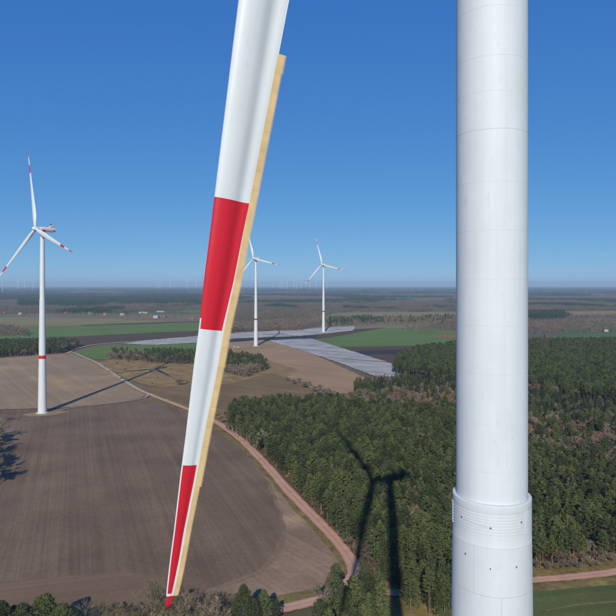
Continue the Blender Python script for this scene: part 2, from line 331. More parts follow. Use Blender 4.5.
# silver film laid over crop ridges: long raised beds, one after another across the field
def film_field(name, P, heading, gap, wid, hh=.55):
    W = [G(*p) for p in P]; W2 = [(p.x, p.y) for p in W]
    sheet(name, P, M['grey_field'], .8)
    d = Vector((math.sin(R(heading)), math.cos(R(heading)))); n = Vector((d.y, -d.x))
    us = [n.x*x+n.y*y for x, y in W2]; V, Fc = [], []
    u = min(us)+gap
    while u < max(us):
        hits = []
        for i in range(len(W2)):
            a, b2 = W2[i], W2[(i+1) % len(W2)]; ua = n.x*a[0]+n.y*a[1]; ub = n.x*b2[0]+n.y*b2[1]
            if (ua > u) != (ub > u):
                k = (u-ua)/(ub-ua); hits.append(d.x*(a[0]+(b2[0]-a[0])*k)+d.y*(a[1]+(b2[1]-a[1])*k))
        hits.sort()
        for s0, s1 in zip(hits[::2], hits[1::2]):
            s0 += random.uniform(0, 3); s1 -= random.uniform(0, 3)
            if random.random() < .10 or s1-s0 < 8: continue
            b = len(V); ns = max(2, int((s1-s0)/40))
            for j in range(ns+1):
                s = s0+(s1-s0)*j/ns
                for q, z in ((-.5, 0), (-.3, hh), (.3, hh), (.5, 0)):
                    uu = u+q*wid+random.uniform(-.06, .06); p = n*uu+d*s; V.append((p.x, p.y, .1+z))
            for j in range(ns):
                for k in range(3): Fc.append((b+j*4+k, b+j*4+k+1, b+j*4+k+5, b+j*4+k+4))
        u += gap
    o = mesh('film_covered_bed', V, Fc, M['film'])
    for p in o.data.polygons:
        if p.normal.z < 0: p.flip()
    tag(o, 'silver plastic film stretched over long parallel crop beds', 'crop film', kind='stuff')
film_field('film_field', [(268, 340.5), (312, 338.5), (352, 351), (392, 363.5), (418, 371), (398, 376.5), (378, 377.5), (340, 363), (300, 350)], -52, 4.2, 3.0)
film_field('film_field', [(122, 343.5), (150, 340), (200, 336), (240, 332.5), (290, 330.2), (330, 327.2), (356, 326.2), (353, 330.5), (322, 334), (300, 336), (236, 338.5), (200, 342.5), (150, 345)], 72, 4.2, 3.0)

# ------------------------------------------------------------------ wind turbines
def lathe(name, prof, n, mat, parent, mats=None, mi=None, smooth=True):
    V = [(math.cos(2*math.pi*k/n)*r, math.sin(2*math.pi*k/n)*r, z) for r, z in prof for k in range(n)]
    Fc = []; MI = []
    for i in range(len(prof)-1):
        for k in range(n):
            k2 = (k+1) % n; Fc.append((i*n+k, i*n+k2, (i+1)*n+k2, (i+1)*n+k)); MI.append(mi[i] if mi else 0)
    o = mesh(name, V, Fc, mats or mat, parent, MI if mi else None)
    if smooth:
        o.data.polygons.foreach_set('use_smooth', [True]*len(o.data.polygons))
        bm = bmesh.new(); bm.from_mesh(o.data)
        for e in bm.edges:
            if len(e.link_faces) == 2 and e.calc_face_angle() > R(28): e.smooth = False
        bm.to_mesh(o.data); bm.free()
    return o
def interp(tab, x):
    for (a, va), (b, vb) in zip(tab, tab[1:]):
        if x <= b: return va+(vb-va)*max(0, (x-a)/(b-a))
    return tab[-1][1]
CH = [(1.5, 2.7), (5, 2.8), (10, 4.1), (15, 4.6), (20, 4.45), (30, 3.65), (39.5, 2.89), (42.8, 2.68), (45.4, 2.50), (50.1, 2.18), (52.6, 1.98), (55.6, 1.83), (58.5, 1.50), (60.3, 1.46), (64.7, 1.09), (66.8, 1.0), (70.1, .73), (71.6, .68), (73.4, .50), (74.2, .3), (74.5, .06)]
TH = [(1.5, 1.0), (5, .96), (10, .6), (15, .42), (25, .31), (40, .25), (60, .19), (74.5, .16)]
RED1, RED2 = (51.05, 58.5), (66.25, 73.6)
def blade(name, parent, ns, nc, fine):
    rs = sorted(set([1.5+73*i/ns for i in range(ns+1)]+list(RED1)+list(RED2)+[73.75, 74.2, 74.5, 57.9]))
    if fine: rs = sorted(set(rs+[r+.05 for r in (51.05, 58.5, 66.25, 73.6)]))
    V, Fc, MI = [], [], []
    def xpos(s, r, c):                                  # columns follow the paint lines near nose and tail
        if not fine or r < 20: return .5-.5*math.cos(math.pi*s)
        xa = min(.2, .06/c); xb = max(.5, 1-min(.16, .03+.14*max(0, r-50)/9)/c)
        if s <= .25: return xa*(s/.25)**2
        if s <= .85: q = (s-.25)/.6; return xa+(xb-xa)*(q*q*(1-q)*.35+q*(1-.35*q*(1-q)))
        return xb+(1-xb)*(s-.85)/.15
    def prof(x, t, rd):
        yt = 5*t*(.2969*math.sqrt(x)-.126*x-.3516*x*x+.2843*x**3-.1036*x**4)
        cm = .36*t*math.exp(-((x-.74)/.18)**2)
        return yt*(1-rd)+rd*math.sqrt(max(0, .25-(x-.5)**2)), cm*(1-rd)
    for r in rs:
        c = interp(CH, r); t = interp(TH, r); rd = max(0, min(1, (9-r)/6)); tw = R(9*max(0, 1-r/60)**1.5)
        for k in range(nc*2):
            s = k/nc                                    # 0..1 camera side from nose to tail, 1..2 back again
            if s <= 1: x = xpos(s, r, c); yt, cm = prof(x, t, rd); y = -(yt-cm*.92)
            else: x = xpos(2-s, r, c); yt, cm = prof(x, t, rd); y = yt+cm*.5
            X = (.35*(1-rd)+.5*rd-x)*c; Y = y*c
            V.append((X*math.cos(tw)-Y*math.sin(tw), X*math.sin(tw)+Y*math.cos(tw), r))
    n = nc*2
    for i in range(len(rs)-1):
        rm = (rs[i]+rs[i+1])/2; c = interp(CH, rm)
        red = RED1[0] < rm < RED1[1] or RED2[0] < rm < RED2[1] or 73.75 < rm
        for k in range(n):
            k2 = (k+1) % n; Fc.append((i*n+k, i*n+k2, (i+1)*n+k2, (i+1)*n+k))
            s = (k+.5)/nc; s = s if s <= 1 else 2-s; a = red
            if fine and red and rm < 73.7 and (s > .85 or rm > 57.9 and s < .25): a = False    # bare tail, white tape on the nose
            MI.append(1 if a else 0)
    Fc.append(tuple(range(n))[::-1]); MI.append(0); Fc.append(tuple((len(rs)-1)*n+k for k in range(n))); MI.append(1)
    return mesh(name, V, Fc, [M['blade_white'], M['red']], parent, MI, True)
TILT = R(4.464); PITCH = R(-92)
def blade_matrix(phi, cone, over, hz, pitch=0):
    a = Vector((0, -math.cos(TILT), math.sin(TILT))); h = Vector((-1, 0, 0)); u = h.cross(a)
    if u.z < 0: u = -u
    d = math.cos(R(cone))*(-math.cos(phi)*u+math.sin(phi)*h)+math.sin(R(cone))*a
    d.normalize(); X = (a-d*a.dot(d)).normalized(); X.rotate(Matrix.Rotation(pitch, 3, d)); Y = d.cross(X)
    p = Vector((0, 0, hz))+a*over
    return Matrix(((X.x, Y.x, d.x, p.x), (X.y, Y.y, d.y, p.y), (X.z, Y.z, d.z, p.z), (0, 0, 0, 1)))
def nacelle(root, hz, over):
    V, Fc = [], []                                      # rounded box swept along the shaft, tapering to the rear
    st = [(-over+2.6, 1.5, 1.5, .1), (-over+3.2, 1.95, 1.9, .1), (-2, 2.1, 2.05, .15), (4, 2.1, 2.1, .2), (9.5, 2.05, 2.0, .2), (11.6, 1.9, 1.7, .35), (12, 1.7, 1.4, .4)]
    m = 20
    for y, hw, hh, dz in st:
        for k in range(m):
            a = 2*math.pi*k/m; ca, sa = math.cos(a), math.sin(a)
            V.append((hw*math.copysign(abs(ca)**.45, ca), y, hh*math.copysign(abs(sa)**.45, sa)+dz-y*-math.tan(TILT)*-1*0))
    for i in range(len(st)-1):
        for k in range(m): k2 = (k+1) % m; Fc.append((i*m+k, i*m+k2, (i+1)*m+k2, (i+1)*m+k))
    Fc.append(tuple(range(m))); Fc.append(tuple((len(st)-1)*m+k for k in range(m))[::-1])
    o = mesh('nacelle', V, Fc, M['white'], root, None, True); o.location = (0, 0, hz+.25)
    for s in (-1, 1):
        V, Fc = [], []; box(V, Fc, s*2.13-.04, s*2.13+.04, -1.5, 11.2, -1.75, -.15); mesh('side_stripe', V, Fc, M['red'], o)
        V, Fc = [], []
        for q in range(6): box(V, Fc, s*2.19-.025, s*2.19+.025, 2.4+q*1.15, 3.25+q*1.15, -1.25, -.6)
        mesh('lettering', V, Fc, M['white'], o)
    V = [(-1.9, 6.5, 2.1), (1.9, 6.5, 2.1), (1.9, 9.8, 2.1), (-1.9, 9.8, 2.1), (-1.9, 8.4, 5.0), (1.9, 8.4, 5.0), (1.9, 9.9, 5.0), (-1.9, 9.9, 5.0)]
    mesh('cooler', V, [(0, 3, 2, 1), (4, 5, 6, 7), (0, 1, 5, 4), (1, 2, 6, 5), (2, 3, 7, 6), (3, 0, 4, 7)], M['grey'], o)
    V, Fc = [], []; box(V, Fc, -1.0, 1.0, 7.6, 8.6, 4.4, 5.6); mesh('beacon_mast', V, Fc, M['dark'], o)
    return o
def spinner(root, hz, over):
    prof = [(1.75, -2.7), (2.05, -1.4), (2.15, 0), (2.0, 1.3), (1.5, 2.4), (.8, 3.0), (.05, 3.2)]
    o = lathe('rotor_hub', prof, 20, M['white'], root)
    a = Vector((0, -math.cos(TILT), math.sin(TILT))); o.location = Vector((0, 0, hz))+a*over
    o.rotation_euler = a.to_track_quat('Z', 'Y').to_euler(); return o
def far_turbine(loc, yaw, delta, label):
    root = empty('wind_turbine', loc, -R(yaw)); hz, over = 163.2, 6.2
    lathe('foundation', [(5.2, 0), (5.2, .7), (4.2, .9)], 28, M['concrete'], root)
    lathe('tower_base', [(3.75, .7), (3.45, 20), (3.02, 48.4), (3.0, 48.4), (2.96, 51.4), (2.96, 51.4), (2.42, 98.5)], 32, None, root, [M['concrete'], M['red']], [0, 0, 0, 1, 0, 0])
    lathe('tower_adapter', [(2.42, 98.5), (2.42, 101), (2.2, 101.2)], 32, M['concrete'], root)
    lathe('tower_shaft', [(2.2, 101.2), (2.15, 130), (1.75, 158.5), (1.75, hz-1.7)], 32, M['white'], root)
    nacelle(root, hz, over); spinner(root, hz, over)
    b0 = blade('blade', root, 34, 10, False)
    for k in range(3):
        b = b0 if k == 0 else b0.copy()
        if k: C.objects.link(b); b.parent = root
        b.matrix_local = blade_matrix(R(60-delta+120*k), 4.2, over, hz, PITCH)
    return tag(root, label, 'wind turbine', 'white wind turbines with red banded blades')
def copy_turbine(src, loc, yaw, delta, label, sc_=1):
    c = copy_tree(src); c.location = loc; c.rotation_euler = (0, 0, -R(yaw)); c['label'] = label; k = 0
    for ch in c.children:
        if ch.name.split('.')[0] == 'blade': ch.matrix_local = blade_matrix(R(60-delta+120*k), 4.2, 6.2, 163.2, PITCH); k += 1
    c.scale = (sc_,)*3
    return c
t1 = far_turbine(G(42.3, 413), 37, 11, 'white wind turbine on the ploughed field beside the left dark wood, casting a long shadow')
copy_turbine(t1, G(255.8, 346), 38, 18, 'white wind turbine just right of the close tan edged rotor blade')
copy_turbine(t1, G(323.5, 332), 37, 17, 'white wind turbine between the green field and bare tree line, midway to the big tower')
for (px, top, base, yaw, dl, lb) in (
    (2.5, 284, 293.2, 40, 30, 'tiny distant turbine whose tower stands under the lowest red blade tip at left'),):
    d = F*CAMH/(base-HY); copy_turbine(t1, G(px, base), yaw, dl, lb)

# far wind farms on the horizon: one small mesh each
def tiny_turbine(loc, hz, ph, label, grp):
    V, Fc = [], []; ring_tube(V, Fc, [(0, 0, 0), (0, 0, hz)], [hz*.035, hz*.022], 6)
    box(V, Fc, -3, 3, -4, 9, hz-3, hz+3)
    for k in range(3):
        a = ph+k*2.094; dx, dz = math.sin(a), math.cos(a); L = hz*.5
        b = len(V); V += [(dx*2+dz*3, -5, hz+dz*2-dx*3), (dx*2-dz*3, -5, hz+dz*2+dx*3), (dx*L, -6, hz+dz*L), (dx*2, -3, hz+dz*2)]
        Fc += [(b, b+1, b+2), (b+1, b+3, b+2), (b+3, b, b+2)]
    o = mesh('wind_turbine', V, Fc, M['white']); o.location = loc
    return tag(o, label, 'wind turbine', grp)
random.seed(11)
for px, top in ((18, 280.5), (24.5, 279), (33, 280.5), (157, 282), (160, 282), (170, 282.5), (187, 280.5), (196, 281), (273, 282.5), (280, 281.5), (282.5, 282), (287, 281.5), (294, 282), (297, 282), (301, 281), (310, 282), (316, 282.5), (327, 282)):
    d = random.uniform(14500, 16500); hz = max(110, (HY-top)/F*d+CAMH)*.93
    grp = 'far wind farm at left' if px < 60 else 'far wind farm behind the left fields' if px < 220 else 'far wind farm beyond the middle turbines'
    lb = {'far wind farm at left': 'faint hazy turbine on the horizon left of the nearest white turbine tower', 'far wind farm behind the left fields': 'faint hazy turbine on the horizon left of the close rotor blade', 'far wind farm beyond the middle turbines': 'faint hazy turbine on the horizon around the two middle white turbines'}[grp]
    tiny_turbine(Vector(((px-CX)/F*d, d, 0)), hz, random.random()*2, lb, grp)

# the near turbine: tower at the right, one blade hanging at the left, the rest above the frame still throws its shadow
TX, TY, HZ, OV, YAW = 11.46, 38.1, 168.63, 9.366, 67.33
big = empty('wind_turbine', (TX, TY, 0), -R(YAW))
tag(big, 'close white wind turbine tower at right with a red banded blade hanging beside it', 'wind turbine', 'white wind turbines with red banded blades')
lathe('foundation', [(5.2, 0), (5.2, .7), (4.2, .9)], 40, M['concrete'], big)
lathe('tower_base', [(3.75, .7), (3.3, 30), (3.02, 48.4), (3.0, 48.4), (2.96, 51.4), (2.96, 51.4), (2.46, 92.6)], 64, None, big, [M['concrete'], M['red']], [0, 0, 0, 1, 0, 0])
A0 = math.atan2(-TY, -TX)+R(YAW)                        # local bearing of the camera from the tower
def concrete_ring(z0, z1, r0, r1, joints):
    """one precast ring: its shells are parts set a small joint apart, dark sealant behind"""
    lathe('joint_core', [(r0-.03, z0), (r1-.03, z1)], 72, M['joint'], big)
    js = sorted(joints); 
    for i, a in enumerate(js):
        b = js[(i+1) % len(js)]+(2*math.pi if i == len(js)-1 else 0); ga = .007/r0
        V, Fc = [], []; n = 40
        for q in range(n+1):
            th = a+ga+(b-a-2*ga)*q/n; ct, s_ = math.cos(th), math.sin(th)
            for r, z in ((r0-.06, z0+.012), (r0, z0+.012), (r1, z1-.012), (r1-.06, z1-.012)): V.append((r*ct, r*s_, z))
        for q in range(n):
            for k in range(3): Fc.append((q*4+k, q*4+4+k, q*4+5+k, q*4+k+1))
        Fc.append((0, 1, 2, 3)); Fc.append((n*4+3, n*4+2, n*4+1, n*4))
        o = mesh('concrete_shell', V, Fc, M['concrete'], big, None, True)
        bm = bmesh.new(); bm.from_mesh(o.data)
        for e in bm.edges:
            if len(e.link_faces) == 2 and e.calc_face_angle() > R(28): e.smooth = False
        bm.to_mesh(o.data); bm.free()
    return 0
concrete_ring(92.6, 95.68, 2.46, 2.42, [A0+.235, A0+.235+2.094, A0+.235+4.189])
concrete_ring(95.68, 98.52, 2.42, 2.385, [A0-.43, A0-.43+2.094, A0-.43+4.189])
# adapter ring with eight shallow grooves and a rounded lip
prof = [(2.385, 98.52), (2.375, 98.55), (2.375, 99.2)]
for k in range(8):
    z = 99.22+k*.175; prof += [(2.375, z), (2.3715, z+.012), (2.3715, z+.036), (2.375, z+.048)]
prof += [(2.375, 100.9), (2.372, 100.97), (2.35, 101.0), (2.165, 101.01)]
adapter = lathe('tower_adapter', prof, 96, M['concrete'], big)
def plate_on(parent, a, z, r, w_, h_, t_=.03, mat=None, name='lift_plate', rot=0):
    V, Fc = [], []; box(V, Fc, 0, t_, -w_/2, w_/2, -h_/2, h_/2)
    o = mesh(name, V, Fc, mat or M['grey'], parent); o.location = (math.cos(a)*r, math.sin(a)*r, z); o.rotation_euler = (0, 0, a); return o
for a, z in ((A0-.80, 99.95), (A0-.02, 99.72), (A0+.78, 100.0)):
    p = plate_on(adapter, a, z, 2.372, .13, .13, .035, M['grey'])
    V, Fc = [], []; box(V, Fc, .035, .06, -.035, .035, -.035, .035); mesh('bolt_head', V, Fc, M['dark'], p)
for a0 in (A0-1.42, A0+.92):                            # clusters of short bars in the grooves at both flanks
    for k in range(8): plate_on(adapter, a0+.08, 99.25+k*.175, 2.37, .34, .06, .06, M['white'], 'groove_bar')
cab = []
for q in range(12): cab.append(((2.39)*math.cos(A0-.78+q*.062), 2.39*math.sin(A0-.78+q*.062), 99.93-q*.018))
V, Fc = [], []; ring_tube(V, Fc, cab, [.012]*12, 5); mesh('cable', V, Fc, M['grey'], adapter)
for a, z in ((A0-.66, 97.85), (A0+.62, 97.45), (A0-.02, 97.35)):
    r = 2.40
    p = plate_on(big, a, z, r, .10 if z != 97.35 else .05, .14 if z != 97.35 else .05, .035, M['grey'], 'anchor_fitting')
    V, Fc = [], []; box(V, Fc, .035, .06, -.03, .02, -.05, .03); mesh('bolt_head', V, Fc, M['dark'], p)
# steel cans, welded end to end: a thin bead stands 4 mm proud at every seam
zs = [101.0, 102.9, 105.7, 108.7, 111.58, 114.35, 117.25, 120.15, 123.25, 125.5, 127.6, 130.55, 133.4, 136.3, 139.2, 142.1, 145, 148, 151, 154, 157, 160, 163, HZ-1.7]
def rad(z): return 2.15 if z < 131 else 2.15-.18*min(1, (z-131)/28)
for z0, z1 in zip(zs, zs[1:]):
    n = lathe('steel_ring', [(rad(z0), z0+.001), (rad(z1), z1-.001)], 96, M['white'], big)
    rb = rad(z1)
    lathe('weld_seam', [(rb-.003, z1-.016), (rb+.003, z1-.010), (rb+.003, z1+.010), (rb-.003, z1+.016)], 96, M['joint'] if abs(z1-123.25) < .01 else M['weld'], big)
nacelle(big, HZ, OV); spinner(big, HZ, OV)
bl = blade('blade', big, 150, 40, True)
bl.matrix_local = blade_matrix(R(3.237), 3.246, OV, HZ)
for k in (1, 2):
    b = blade('blade', big, 40, 12, False) if k == 1 else b.copy()
    if k == 2: C.objects.link(b); b.parent = big
    b.matrix_local = blade_matrix(R(3.237+120*k), 3.246, OV, HZ)
# tan serrated trailing edge: panels about a metre long, each a comb of teeth, wider in the upper part
def te(r):
    c = interp(CH, r); tw = R(9*max(0, 1-r/60)**1.5); X = -.65*c; return X*math.cos(tw), X*math.sin(tw)
r = 42.25; i = 0
random.seed(2)
while r < 73.6:
    L = 1.15 if i else 1.1; r1 = min(r+L, 73.75); w_ = .50 if r < 43.3 else .44 if r < 52 else .42 if r < 60 else .38 if r < 66.6 else .29
    w_ *= random.uniform(.985, 1.015); nt_ = 20; V, Fc = [], []; g_ = .003; dy = random.uniform(-.004, .004)
    x0, y0 = te(r); x1, y1 = te(r1)
    for q in range(nt_*2+1):
        k = q/(nt_*2); rr = r+g_+(r1-r-2*g_)*k; x = x0+(x1-x0)*k; y = y0+(y1-y0)*k
        ln = w_ if q % 2 else w_*.70
        for dd, th in ((-.05, .012), (ln*.6, .008), (ln, .003)):
            for s in (-1, 1): V.append((x-dd, y+dy+s*th-.02*dd, rr))
    for q in range(nt_*2):
        b = q*6
        for s in (0, 1):
            for k in (0, 2):
                f = (b+k+s, b+k+2+s, b+k+8+s, b+k+6+s); Fc.append(f if s else f[::-1])
        Fc.append((b+4, b+5, b+11, b+10)); Fc.append((b, b+6, b+7, b+1))
    for e in (0, nt_*2*6): Fc.append((e, e+1, e+3, e+2)); Fc.append((e+2, e+3, e+5, e+4))
    mesh('serration_panel', V, Fc, M['tan'], bl); r = r1; i += 1

# ------------------------------------------------------------------ trees
def pine_mesh(seed, h, mat_leaf, cr=2.6, low=.42, tufts=30, per=34):
    rn = random.Random(seed); V, Fc = [], []
    lean = (rn.uniform(-.4, .4), rn.uniform(-.4, .4))
    ax = lambda z: (lean[0]*(z/h)**2, lean[1]*(z/h)**2)
    ring_tube(V, Fc, [(*ax(h*k/5), h*k/5) for k in range(6)], [.22*(1-.82*k/5) for k in range(6)], 6)
    TV, TF = V, Fc; LV, LF = [], []
    for k in range(tufts):
        zf = low+(1-low)*((k+rn.random())/tufts)**.8; q = (zf-low)/(1-low)
        rr = cr*(math.sin(math.pi*min(1, q*.86+.14))**.6)*(1-.25*q)
        a = k*2.4+rn.uniform(-.5, .5); d = rr*math.sqrt(rn.uniform(.15, 1)); z = zf*h
        x, y = ax(z); c = Vector((x+math.cos(a)*d, y+math.sin(a)*d, z-.3+.15*d))
        if k % 2 == 0: ring_tube(TV, TF, [(x, y, z-.8-d*.2), tuple(c)], [.06, .02], 3)
        s = rn.uniform(.75, 1.35)*(.6+.65*rr/cr)*(cr/2.9 if tufts < 100 else .85)
        for _ in range(per):
            v = Vector((rn.gauss(0, 1), rn.gauss(0, 1), rn.gauss(0, .8))).normalized()*(rn.random()**.4)
            p = c+Vector((v.x*s, v.y*s, v.z*s*.62))
            n = (v+Vector((rn.uniform(-.8, .8), rn.uniform(-.8, .8), rn.uniform(-.2, 1.1)))).normalized()
            u = n.orthogonal().normalized(); u.rotate(Matrix.Rotation(rn.random()*6.28, 3, n)); w2 = n.cross(u)
            e = rn.uniform(.22, .42)*(1 if tufts < 100 else .62); b = len(LV)
            LV += [p+u*e, p-u*e*.6+w2*e*.7, p-u*e*.6-w2*e*.7]; LF.append((b, b+1, b+2))
    return (TV, TF), (LV, LF)
def spruce_mesh(seed, h, cr=2.2):
    rn = random.Random(seed); V, Fc = [], []; ring_tube(V, Fc, [(0, 0, 0), (0, 0, h)], [.2, .02], 6); LV, LF = [], []
    z = h*.12
    while z < h*.99:
        q = 1-z/h; rr = cr*q**.8+.15; nb = max(5, int(11*q+5))
        for k in range(nb):
            a = rn.random()*6.28; L = rr*rn.uniform(.7, 1.1)
            for j in range(5):
                f = (j+.6)/5; p = Vector((math.cos(a)*L*f, math.sin(a)*L*f, z-L*f*.35+rn.uniform(-.15, .15)))
                e = rn.uniform(.2, .4); n = Vector((rn.uniform(-.6, .6), rn.uniform(-.6, .6), 1)).normalized(); u = n.orthogonal().normalized(); u.rotate(Matrix.Rotation(rn.random()*6.28, 3, n)); w2 = n.cross(u); b = len(LV)
                LV += [p+u*e, p-u*e*.6+w2*e*.7, p-u*e*.6-w2*e*.7]; LF.append((b, b+1, b+2))
        z += h*.033
    return (V, Fc), (LV, LF)
def bare_mesh(seed, h, spread=.5, depth=4, tw=.045, stems=1, low=.3, ntw=7):
    rn = random.Random(seed); TV, TF, LV, LF = [], [], [], []
    def twig(p, d, L, w_):
        q = p+d*L+Vector((0, 0, L*.1)); s = d.orthogonal().normalized(); s.rotate(Matrix.Rotation(rn.random()*6.28, 3, d)); b = len(LV)
        LV.extend([p-s*w_, p+s*w_, q]); LF.append((b, b+1, b+2))
    def grow(p, d, L, r, lv):
        q = p+d*L*.5+Vector((rn.uniform(-.1, .1), rn.uniform(-.1, .1), 0))*L; e = q+(d+Vector((0, 0, .12))).normalized()*L*.5
        ring_tube(TV, TF, [p, q, e], [r, r*.8, r*.6], 5 if lv > 2 else 3)
        if lv <= 1:
            for _ in range(ntw):
                b = p.lerp(e, rn.uniform(.3, 1)); dd = (d+Vector((rn.gauss(0, .6), rn.gauss(0, .6), rn.gauss(.1, .5)))).normalized(); ll = L*rn.uniform(.4, .9); twig(b, dd, ll, tw)
                twig(b+dd*ll*.4, (dd+Vector((rn.gauss(0, .6), rn.gauss(0, .6), rn.gauss(.1, .5)))).normalized(), ll*.7, tw*.8)
            return
        for k in range(rn.choice((3, 3, 4))):
            b = p.lerp(e, rn.uniform(.45, 1)) if k else e
            dd = (d+Vector((rn.gauss(0, spread), rn.gauss(0, spread), rn.gauss(.12, .25)))).normalized(); grow(b, dd, L*rn.uniform(.62, .85), r*.52, lv-1)
    for s in range(stems):
        d = Vector((rn.gauss(0, .05 if stems == 1 else .35), rn.gauss(0, .05 if stems == 1 else .35), 1)).normalized(); grow(Vector((0, 0, 0)), d, h*low, h*.013/stems**.5, depth)
    zm = max([v.z for v in LV]+[1]); k = h/zm
    return ([v*k for v in TV], TF), ([v*k for v in LV], LF)
def make_tree(name, parts, tm, lm, crown='crown'):
    r = empty(name, (0, 0, 0)); (TV, TF), (LV, LF) = parts
    mesh('trunk', TV, TF, tm, r, None, True); mesh(crown, LV, LF, lm, r); return r
KIND = {}
def register(kind, name, meshes, tm, lm, crown='crown'): KIND[kind] = dict(name=name, src=[make_tree(name, p, tm, lm, crown) for p in meshes], used=set())
register('pine', 'pine_tree', [pine_mesh(s, 17, M['pine'], cr, lo, 24+s % 3*5, 40) for s, cr, lo in ((1, 2.6, .42), (2, 3.2, .5), (3, 2.3, .36), (4, 3.5, .5), (5, 2.8, .46), (6, 2.5, .3), (7, 3.0, .38), (8, 2.2, .5))], M['bark_pine'], M['pine'])
register('wide_pine', 'pine_tree', [pine_mesh(s, 15, M['pine'], 4.0, .16, 130, 60) for s in (21, 22)], M['bark_pine'], M['pine'])
register('edge_pine', 'pine_tree', [pine_mesh(s, 15, M['pine'], 3.0, .14, 34, 40) for s in (31, 32, 33)], M['bark_pine'], M['pine'])
register('spruce', 'spruce_tree', [spruce_mesh(s, 16, 3.1) for s in (1, 2, 3)], M['bark'], M['spruce'])
register('bare', 'bare_tree', [bare_mesh(s, 14, .55, 4, .07, 1, .26, 16) for s in (1, 2, 3, 4)], M['bark'], M['twig'])
register('bare_red', 'bare_tree', [bare_mesh(s, 11, .5, 4, .06, 1, .25, 14) for s in (5, 6, 7)], M['bark'], M['twig_red'])
register('bare_olive', 'bare_tree', [bare_mesh(s, 13, .5, 5, .024, 1, .25, 8) for s in (8, 9, 10)], M['bark'], M['twig_olive'])
register('birch', 'birch_tree', [bare_mesh(s, 13, .35, 4, .05, 1, .28, 10) for s in (11, 12)], M['birch'], M['twig'])
register('bush', 'bush', [bare_mesh(s, 5, .55, 3, .05, 9, .34, 12) for s in (13, 14, 15)], M['bark'], M['twig'])
rnd = random.Random(77)
def put(kind, x, y, h=None, label=None, group=None, z=0, var=None, wid=1):
    K = KIND[kind]; v = rnd.randrange(len(K['src'])) if var is None else var
    s = K['src'][v]
    o = s if v not in K['used'] else copy_tree(s)
    K['used'].add(v); base = {'pine': 17, 'wide_pine': 15, 'edge_pine': 15, 'spruce': 16, 'bare': 14, 'bare_red': 11, 'bare_olive': 13, 'birch': 13, 'bush': 5}[kind]
    k = h/base if h else rnd.uniform(.85, 1.15); k2 = k*rnd.uniform(.9, 1.15)*wid
    o.location = (x, y, z-.2); o.rotation_euler = (0, 0, rnd.random()*6.28); o.scale = (k2, k2, k)
    if label: tag(o, label, {'bush': 'bush'}.get(kind, 'tree'), group)
    return o
def putpx(kind, px, py, h=None, label=None, group=None, **kw):
    p = G(px, py); return put(kind, p.x, p.y, h, label, group, **kw)
def scatter(P, sp, jit=.42, world=False):
    W = [(G(*p).x, G(*p).y) for p in P]; xs = [a for a, _ in W]; ys = [b for _, b in W]; out = []; j = 0; y = min(ys)
    while y < max(ys):
        x = min(xs)+(sp/2 if j % 2 else 0)
        while x < max(xs):
            a, b = x+rnd.uniform(-jit, jit)*sp, y+rnd.uniform(-jit, jit)*sp
            if inpoly(a, b, W): out.append((a, b))
            x += sp
        y += sp*.87; j += 1
    return out
def pxof(x, y): return CX+F*x/y, HY+F*CAMH/y

stuff_pts = {k: [] for k in KIND}
# big pine stand and its neighbours
P1 = [(226, 431), (233, 418), (262, 412), (330, 413), (400, 417), (455, 424), (530, 457), (640, 492), (700, 510), (700, 556), (616, 563), (530, 570), (455, 584), (440, 589), (415, 589), (400, 588), (386, 582), (376, 576), (364, 563), (352, 552), (322, 518), (290, 482), (264, 456)]
P1B = [(324, 618), (334, 606), (345, 603), (356, 597), (370, 598), (379, 606), (384, 618), (388, 660), (335, 670), (318, 645)]
P1C = [(390, 600), (455, 592), (520, 588), (520, 602), (455, 618), (404, 622), (394, 612)]
def near_edge(x, y, P, dist):
    W = [(G(*p).x, G(*p).y) for p in P]; v = Vector((x, y))
    for a, b in zip(W, W[1:]+W[:1]):
        a, b = Vector(a), Vector(b); t_ = max(0, min(1, (v-a).dot(b-a)/(b-a).length_squared))
        if (a+(b-a)*t_-v).length < dist: return True
    return False
pp = [(p, P) for P in (P1, P1B, P1C) for p in scatter(P, 4.25)]
pp = [e for e in pp if rnd.random() < .97-.35*(noise.noise(Vector((e[0][0]*.09, e[0][1]*.09, 5))) > .42)]
pp.sort(key=lambda e: e[0][1])
vis = [e[0] for e in pp if -4 < pxof(*e[0])[0] < 624 and not 455 < pxof(*e[0])[0] < 520]
first = set(vis[:245])
for p, P in pp:
    q = pxof(*p); ed = near_edge(*p, P, 5.5) and (q[1] > 430)
    k = 'edge_pine' if rnd.random() < (.8 if P is not P1 else .62 if ed else .06) else 'pine'
    h = rnd.uniform(12.5, 18.5)+1.5*noise.noise(Vector((p[0]*.03, p[1]*.03, 9))) if k == 'pine' else rnd.uniform(8, 15.5)
    if P is P1 and rnd.random() < .012 and p not in first: stuff_pts[rnd.choice(('bare', 'bare_red', 'birch'))].append((p[0], p[1], rnd.uniform(1.05, 1.35))); continue
    if p in first:
        wh = 'in the stand right of the big tower' if q[0] > 520 else 'in the small group before the track, left of the tower shadow' if P is P1B else 'at the bottom between the tower shadow and the big tower' if P is P1C else 'on the near edge of the stand left of the big tower' if near_edge(*p, P, 9) else 'deeper in the stand left of the big tower'
        put(k, p[0], p[1], h, ('tall bare stemmed pine ' if k == 'pine' else 'low branched bushy pine ')+wh, 'pines '+wh+(' bushy' if k != 'pine' else ''))
    else: stuff_pts[k].append((p[0], p[1], h/(17 if k == 'pine' else 15)))
P2 = [(335, 412), (352, 400), (400, 396), (455, 401), (540, 426), (640, 446), (700, 456), (700, 508), (640, 490), (530, 456), (455, 423), (400, 416)]
for p in scatter(P2, 4.6):
    stuff_pts[rnd.choice(('bare_red', 'bare_red', 'bare_red', 'bare_red', 'bare', 'pine'))].append((p[0], p[1], rnd.uniform(.8, 1.15)*(.8 if rnd.random() < .5 else 1)))
